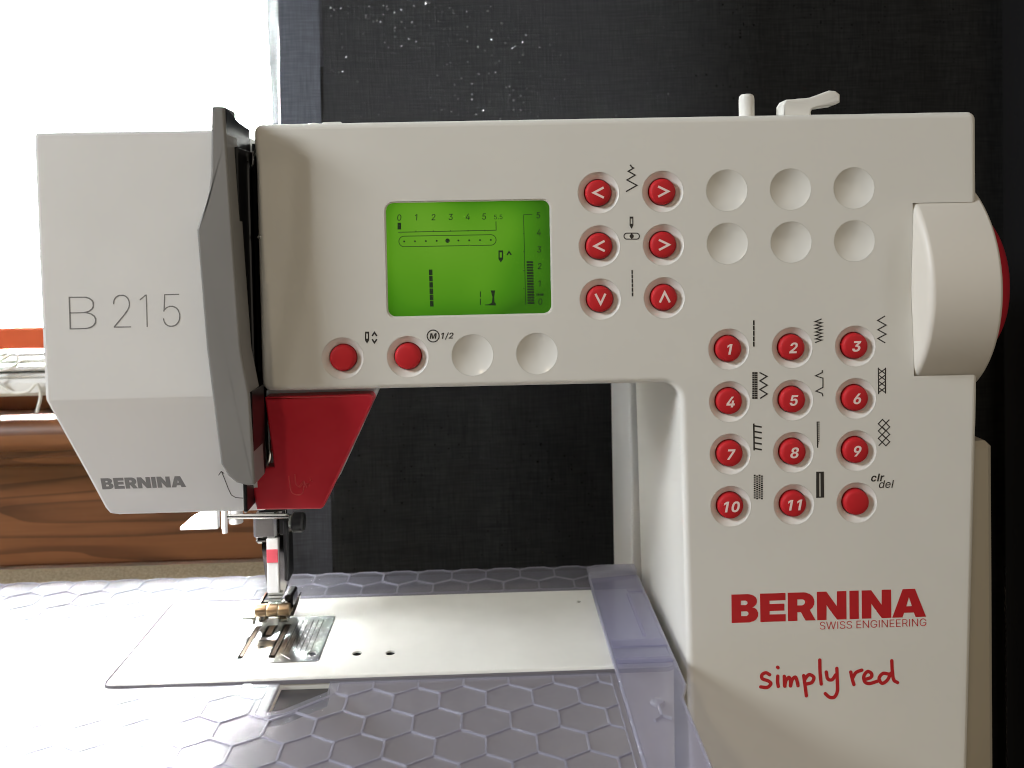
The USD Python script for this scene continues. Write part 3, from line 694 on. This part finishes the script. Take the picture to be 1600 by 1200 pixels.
# head: model number, maker's name, threading arrow
yH = -8.0
def head_text(t, cap, weight, width, u, v, mat, grow=0.0, ty=yH):
    s = text_shape(t, cap, weight, width, 0, 1.0, grow); p = at(u, v, ty)
    return affinity.translate(s, p[0] - s.bounds[0], p[2])
s1 = head_text('B', 12.0, 100, 9.9, 109, 514.5, 'ink')
s2 = head_text('215', 12.0, 100, 24.6, 178, 512.0, 'ink')
mark(unary_union([s1, s2]).buffer(0.03), 'greyink', 'lettering', yH, label='thin grey model lettering')
# the lower head face leans back: lay the print on that plane
def lean(m):
    out = []
    for v, f in m:
        z = v[:, 2]; out.append((np.column_stack([v[:, 0], v[:, 1] + np.interp(z, [66.3, 80, 111.2], [6.2, 1.9, -7.8]), z]), f))
    return out
p0 = at(160, 765, 3.6); s = affinity.translate(text_shape('BERNINA', 4.5, 900, 32.2, 0, 1.0, 0.1), p0[0], p0[2] + 0.2)
obj('lettering', lean(ink(s, 0.0, 0.07)), M['greyink'], sm, smooth=False)
CB = lambda x, y: (0 + x / 2.667, 500 + y / 2.667)
arrow = [[(914, 644), (926, 627), (936, 636)], [(928, 630), (935, 655), (948, 705), (958, 735), (975, 747), (1005, 750)]]
obj('threading_mark', lean(ink(px_shape(arrow, 0.3, CB, False, y=3.0), 0.0, 0.07)), M['ink'], sm, smooth=False)

# ------------------------------------------------------------------ handwheel
wx0, wx1, R = 223.4, 252.0, 48.5
prof = [(0, 0), (R - 3.2, 0), (R - 1.6, 0.25), (R - 0.5, 1.0), (R, 2.3), (R, wx1 - wx0 - 2.0), (R - 0.5, wx1 - wx0 - 0.8), (R - 1.8, wx1 - wx0), (0, wx1 - wx0)]
hw = obj('handwheel', orient(lathe(prof, 160), (wx0, 35, 145.3), 'right'), M['wheel'], sm, smooth=40)
cap = [(40, -0.5), (40, 1.0), (38.5, 4), (35.5, 8.2), (31, 12.2), (25, 15.2), (16, 17.2), (8, 17.9), (0, 18)]
obj('wheel_cap', orient(lathe(cap, 80), (wx1, 35, 145.3), 'right'), M['red'], hw, smooth=40)
# bobbin winder and spool parts on top of the arm
obj('bobbin_winder_pin', orient(lathe([(0, 11.5), (2.2, 11.3), (2.9, 10.5), (3.05, 9), (3.05, -4)], 32), (161.8, 12, 213.0)), M['white'], sm)
WL = Polygon([(175.0, 214.6), (175.2, 219.5), (176.5, 221.5), (186, 222.2), (189, 223.2), (191.2, 224.0), (193.9, 224.9), (196.5, 224.7), (198.3, 223.2), (198.2, 220.1), (196.5, 219.3), (189, 218.3), (187, 217.6), (186.5, 216.4), (186.7, 214.8), (190.2, 214.8), (190.2, 213.6), (179, 213.6), (178.6, 214.5)])
obj('bobbin_winder_lever', panel(WL, 8, 16, 0.8, 0.5, 0.2), M['white'], sm)
obj('top_knob', orient(lathe([(0, 2.0), (2, 1.9), (2.6, 1.4), (2.8, 0), (2.8, -3)], 24), (-11, 12, 213.6)), M['white'], sm)
obj('top_plate', boxm(-7.5, 0.5, 9, 18, 212, 215.7, 0.6), M['white'], sm)

def prism_(poly, z0, z1, r=0.4):
    return slab(poly, z1 - z0, r, 3, z0=z0)
# ------------------------------------------------------------------ free arm bed, stitch plate, feed dogs
FA = rounded(Polygon([(-95, -1.2), (-95, 75.8), (127, 75.8), (127, -1.2)]), 4.0)
fa_top = solid(slab(FA, 66, 2.0, 4, z0=-66.0))
for x, y in ((0.0, 17.5), (13.6, 17.0)): fa_top -= manifold3d.Manifold.cylinder(30, 2.0, 2.0, 24).translate([x, y, -20])
fa_top -= manifold3d.Manifold.cylinder(30, 1.0, 1.0, 24).translate([95.7, 61.2, -20])
PL = rounded(Polygon([(-58, 11.8), (-58, 54.2), (-15.0, 54.2), (-14.8, 11.8)]), 1.2)
fa_top -= solid(slab(PL.buffer(0.35), 6, 0, z0=-4))
for x, y, q in ((0.0, 17.5, 2.0), (13.6, 17.0, 2.0), (95.7, 61.2, 1.0)):
    obj('screw_hole_shade', orient(lathe([(q - 0.02, -0.7), (q - 0.15, -0.9), (q - 0.15, -14), (0, -14)], 24), (x, y, 0)), M['blackmatt'], sm)  # black liner added, painting the shade inside each hole
obj('free_arm', fa_top, M['white_bed'], sm, smooth=30)
gap_shade = FA.buffer(0.42).difference(FA.buffer(0.1))
sl_ = trimesh.creation.extrude_polygon(gap_shade, 1.6, engine='earcut'); sl_.apply_translation([0, 0, -2.2])
obj('bed_gap_shade', sl_, plain('gap_shade_grey', (0.20, 0.19, 0.21), 0.8), sm, smooth=False)  # strip added in the bed gap, the shade there put into its colour
slots = [[(-45.9, 15.6), (-45.9, 46.3), (-48.6, 46.3), (-48.6, 15.6)], [(-33.0, 15.6), (-33.0, 46.8), (-36.2, 46.8), (-36.2, 15.6)], [(-38.7, 34.8), (-38.7, 46), (-43.2, 46), (-43.2, 34.8)], [(-38.4, 31.0), (-38.4, 32.0), (-44, 32.0), (-44, 31.0)]]
pl = solid(slab(PL, 3.2, 0.35, 2, z0=-3.0))
for sl in slots: pl -= solid(slab(Polygon(sl), 5, 0, z0=-2.6))
pl -= manifold3d.Manifold.cylinder(6, 0.9, 0.9, 20).translate([-40.7, 25.4, -2.6])
pl -= manifold3d.Manifold.cylinder(6, 2.2, 2.2, 24).translate([-18.5, 18.2, -0.8])
sp = obj('stitch_plate', pl, M['steel'], sm, smooth=28)
obj('plate_screw', orient(lathe([(0, -0.1), (1.5, -0.1), (1.9, -0.4), (1.9, -2)], 24), (-18.5, 18.2, 0)), M['chrome'], sp)
for k in range(6): obj('plate_line', tube([(-30.5 + 2.2 * k, 20, 0.2), (-30.5 + 2.2 * k, 50, 0.2)], 0.13, 5), M['dark'], sp)
obj('plate_line', tube([(-31.5, 19, 0.1), (-26.5, 14, 0.1)], 0.18, 5), M['gloss'], sp)
def dog(x0, y0, x1, y1, w):
    m = []
    n = 16
    for i in range(n):
        t0, t1 = i / n, (i + 0.8) / n
        a0, a1 = np.array([x0 + (x1 - x0) * t0, y0 + (y1 - y0) * t0]), np.array([x0 + (x1 - x0) * t1, y0 + (y1 - y0) * t1])
        v = [(a0[0] - w, a0[1], -2), (a0[0] + w, a0[1], -2), (a1[0] + w, a1[1], -2), (a1[0] - w, a1[1], -2), (a0[0] - w, a0[1], -0.3), (a0[0] + w, a0[1], -0.3), (a1[0] + w, a1[1], 0.25), (a1[0] - w, a1[1], 0.25)]
        m.append(trimesh.convex.convex_hull(np.array(v)))
    return m
obj('feed_dog', dog(-47.25, 19, -47.25, 45.5, 0.75), M['dogmetal'], sm, smooth=False)
obj('feed_dog', dog(-34.6, 19, -34.6, 46, 0.85), M['dogmetal'], sm, smooth=False)
obj('feed_dog', dog(-41, 38, -41, 45.5, 1.2), M['dogmetal'], sm, smooth=False)
obj('bobbin_door', prism_(Polygon([(-26.6, -1.4), (-26.6, -22.8), (-21.6, -21.6), (-7.5, -9.8), (-7.8, -1.4)]), -7.0, -4.2), M['smoke'], sm, smooth=20)
obj('bobbin_door_latch', [boxm(-41.4, -37, -5.5, -1.4, -6.5, -1.0, 0.8), boxm(-40.2, -36.2, -9, -5.6, -8.0, -3.0, 0.8)], M['grey'], sm)

# ------------------------------------------------------------------ needle bar, clamp, presser foot
YN = 46.0
SHIFT[:] = [6.6, 0, 0.4]
obj('needle_bar', tube([(-44.2, YN + 4, 110), (-44.2, YN + 4, 47)], 3.2, 20), M['chrome'], sm)
obj('presser_bar', tube([(-49.6, YN + 6, 110), (-49.6, YN + 6, 48)], 3.0, 20), M['chrome'], sm)
obj('thread_guide_bar', tube([(-67.2, YN - 4, 50), (-55, YN - 5.5, 50.2), (-38.4, YN - 4, 49.4)], 1.15, 14), M['chrome'], sm)
obj('needle_clamp', [boxm(-54.5, -44.0, YN - 3, YN + 7, 38.8, 50.5, 1.4), boxm(-53.8, -45, YN - 2, YN + 6, 36.6, 39.2, 1.0), boxm(-44.4, -36.5, YN - 1, YN + 5, 41.0, 46.5, 1.0)], M['darkchrome'], sm)
obj('clamp_detail', [boxm(-53, -40, YN - 2, YN + 8, 50.6, 55.5, 1.0), boxm(-43.5, -39.2, YN - 2.2, YN + 4, 40.2, 48.0, .8)], M['black'], sm)
obj('needle_screw', orient(lathe([(0, 5.4), (3.6, 5.4), (4.4, 4.6), (4.5, 0.8), (3.6, 0), (0, 0)], 18), (-38.2, YN + 1, 45.0), 'right'), M['black'], sm, smooth=20)
obj('screw_collar', orient(lathe([(0, 2.2), (2.8, 2.2), (2.8, 0), (0, 0)], 20), (-39.4, YN + 1, 45.0), 'right'), M['steel'], sm)
# tapering foot shank
def shank(rows):
    m = []
    v = np.array([[(x0, y0, z), (x1, y0, z), (x1, y1, z), (x0, y1, z)] for z, x0, x1, y0, y1 in rows]).reshape(-1, 3)
    f = []
    for j in range(len(rows) - 1):
        for i in range(4):
            k = (i + 1) % 4; f += [(j * 4 + i, (j + 1) * 4 + k, j * 4 + k), (j * 4 + i, (j + 1) * 4 + i, (j + 1) * 4 + k)]
    n = (len(rows) - 1) * 4
    f += [(0, 1, 2), (0, 2, 3), (n, n + 2, n + 1), (n, n + 3, n + 2)]
    t = trimesh.Trimesh(v, np.array(f), process=False)
    if t.volume < 0: t.invert()
    return t
fs_ = obj('foot_shank', shank([(41, -50.6, -40.6, YN - 1, YN + 8), (36, -51.0, -39.8, YN - 2, YN + 8), (31, -50.6, -39.6, YN - 2.4, YN + 7), (24, -49.9, -39.8, YN - 2.4, YN + 6), (17, -49.0, -41.0, YN - 2, YN + 5), (13, -48.8, -42.6, YN - 2, YN + 4)]), M['darkchrome'], sm, smooth=15)
obj('shank_face', boxm(-48.6, -43.6, YN - 3.5, YN - 2.1, 15.5, 39.5, 0.3), M['gloss'], fs_)
obj('pink_mark', boxm(-48.5, -43.7, YN - 3.9, YN - 3.45, 29.0, 34.8, 0.1), M['mark'], fs_)
obj('shank_side', boxm(-41.6, -39.3, YN - 2.8, YN + 7, 20, 47, 0.7), M['black'], fs_)
obj('shank_grip', [boxm(-48.6 + .1 * i, -42.4 - .1 * i, YN - 3.4, YN - 1.5, 14.6 - 1.5 * i, 15.6 - 1.5 * i, 0.25) for i in range(4)], M['steel'], fs_)
pf = obj('presser_foot', [boxm(-54.2, -40.0, YN + 0.5, YN + 14, 3.0, 5.0, 0.8), boxm(-54.0, -49.8, YN - 1, YN + 10, 1.2, 3.6, 0.7), boxm(-45.4, -40.4, YN - 1, YN + 10, 1.2, 3.6, 0.7), boxm(-53.4, -51.6, YN - 3, YN + 10, 4.8, 10.8, 0.6), boxm(-42.0, -40.2, YN - 3, YN + 10, 4.8, 11.4, 0.6)], M['chrome'], sm)
obj('foot_spring', [orient(lathe([(0, 4.8), (2.5, 4.8), (2.7, 4.4), (2.7, .4), (2.5, 0), (0, 0)], 20), (-54.0 + 5.0 * i, YN - 3, 8.0), 'right') for i in range(3)], M['brass'], pf)
obj('foot_block', boxm(-42.6, -38.9, YN + 1, YN + 12, 5, 12.6, 0.8), M['black'], pf)
obj('foot_lever', shank([(13.0, -36.0, -35.2, YN - 1, YN + 3), (9.5, -37.6, -36.2, YN - 1, YN + 3), (4.2, -40.8, -38.4, YN - 1, YN + 3)]), M['chrome'], pf)
obj('foot_pin', [boxm(-60.2, -54.0, YN - 4, YN - 1, 4.2, 5.6, 0.4), boxm(-55.8, -54.4, YN - 4, YN - 1, 1.8, 4.4, 0.3)], M['chrome'], pf)
obj('needle', tube([(-45.8, YN + 3, 40), (-45.8, YN + 3, 6), (-45.8, YN + 3, -2)], [0.5, 0.45, 0.1], 8), M['chrome'], sm)
# needle threader with its white finger
TH = Polygon([(-68.6, 58), (-68.6, 45.0), (-84.8, 45.0), (-84.6, 46.4), (-80, 50.2), (-75.8, 52.3), (-75.6, 58)])
obj('needle_threader', panel(TH, YN - 6, YN - 2.5, 0.5, 0.3), M['gloss'], sm)
obj('threader_hook', [tube([(-65.9, YN - 5, 55), (-65.9, YN - 5, 46), (-65.7, YN - 5, 43)], [1.3, 1.3, 1.1], 12), tube([(-61.8, YN - 2, 53), (-61.8, YN - 2, 46.5)], 3.0, 16)], M['gloss'], sm)
obj('threader_bar', boxm(-66.6, -38.4, YN, YN + 4, 52.0, 58, 0.8), M['dark'], sm)

SHIFT[:] = [0, 0, 0]
# sewing lamp under the head
lamp = UsdLux.RectLight.Define(stage, '/World/sewing_lamp_light')
lamp.AddTranslateOp().Set(Gf.Vec3d(*W((-72, 40, 62.0))))
lamp.AddRotateYOp().Set(-32.0)                                             # tilted towards the column
lamp.CreateWidthAttr(0.022); lamp.CreateHeightAttr(0.03); lamp.CreateIntensityAttr(LAMP); lamp.CreateColorAttr(Gf.Vec3f(1, 0.98, 0.95))

# ------------------------------------------------------------------ clear extension table with its honeycomb
et = thing('extension_table', (-60, 30, -70), 'clear lavender plastic extension table with honeycomb pattern around the bed', 'extension table')
ZT = -1.3
outer = Polygon([(-300, -150), (-300, 108), (127, 108), (127, 78), (104, 78), (104, -150)]).buffer(0)
door = Polygon([(-27, 0), (-27, -23.0), (-21.5, -21.8), (-7.2, -9.8), (-7.6, 0)])
cut = FA.buffer(1.0)
sheet = outer.difference(cut).difference(door)
top = trimesh.creation.extrude_polygon(sheet.buffer(0), 2.0, engine='earcut'); top.apply_translation([0, 0, ZT - 2.0])
obj('table_top', top, M['clear'], et, smooth=False)
inner = outer.difference(cut.buffer(1.6)).difference(door.buffer(3.0)).buffer(-0.6).difference(sbox(101, -200, 140, 77))
PW, n = 17.2, 0
RH = PW / math.sqrt(3)
def rib_mesh(poly, h=0.6, w=0.36):
    g = poly.difference(poly.buffer(-w, join_style=2))
    m = []
    for p in polys(g):
        e = trimesh.creation.extrude_polygon(p, h, engine='earcut'); e.apply_translation([0, 0, ZT + 0.004]); m.append(e)
    return m
eyexy = lambda x, y: ((np.array([x, y, ZT]) - EYE) @ RT, (np.array([x, y, ZT]) - EYE) @ UP, (np.array([x, y, ZT]) - EYE) @ FWD)
for j in range(-6, 10):
    for i in range(-24, 16):
        x, y = 61.3 + PW * (i + 0.5 * (j % 2)), 14.9 * j - 19.4
        a_, b_, c_ = eyexy(x, y)
        if c_ < 60 or abs(a_ / c_) > 0.66 or b_ / c_ < -0.60: continue
        h = Polygon([(x + (RH - 0.02) * math.sin(t), y + (RH - 0.02) * math.cos(t)) for t in np.arange(6) * PI / 3]).intersection(inner)
        for g in polys(h):
            if g.area < 12 or n > 298: continue
            n += 1
            obj('hex_rib', rib_mesh(g), M['clearcell'], et, smooth=False)
# moulded side rail lapping over the bed, with its rear tab and boss
def prism(poly, z0, z1, r=0.4):
    return slab(poly, z1 - z0, r, 3, z0=z0)
obj('side_rail', prism(rounded(Polygon([(102.4, -130), (102.4, 80), (126.6, 84), (126.6, -22), (123.4, -30), (122.8, -130)]), 1.0), 0.5, 3.2, 0.7), M['clearrail'], et)
obj('rail_rim', [tube([(102.8, -120, 2.8), (102.8, 80, 2.8)], 0.7, 8), tube([(122.6, -120, 2.8), (123.1, -31, 2.8), (126.2, -22, 2.8), (126.2, 82, 2.8)], 0.6, 8)], M['clearcell'], et)
obj('rail_tab', prism(rounded(Polygon([(102.4, 80), (102.9, 87), (116, 91), (126.6, 91), (126.6, 84)]), 1.5), 1.5, 6.0, 1.2), M['clearcell'], et)
obj('rail_rib', [boxm(103.4, 125.5, -5.5, -2.5, 3.0, 4.6, 0.6), boxm(103.6, 125.8, 8, 14, 3.2, 3.9, 0.2), boxm(117.5, 119, 18, 60, 3.2, 3.8, 0.2), boxm(118.5, 125.6, 62, 64, 3.2, 4.0, 0.3)], M['clearrail'], et)
obj('rail_boss', [orient(lathe([(0, 1.6), (1.4, 1.5), (2.2, 1.1), (2.6, 0.4), (2.6, 0)], 20), (113.6, -34.5, 3.2))] + [tube([(113.6, -37, 3.8), (113.3, -43.5, 3.8)], 0.7, 8), tube([(113.3, -43.5, 3.8), (110.3, -46, 3.6)], 0.6, 8), tube([(113.3, -43.5, 3.8), (116.4, -45.5, 3.6)], 0.6, 8)], M['clearcell'], et)
obj('table_skirt', boxm(-300, 127, 105.5, 108, -30, ZT - 2.05, 0.4), M['clear'], et)
for x, y in ((-200, 104), (90, 104), (-200, -130), (90, -130)):
    obj('leg', orient(lathe([(0, 0), (7, 0), (8, 1), (6, 66), (0, 66)], 20), (x, y, -70)), M['clear'], et)
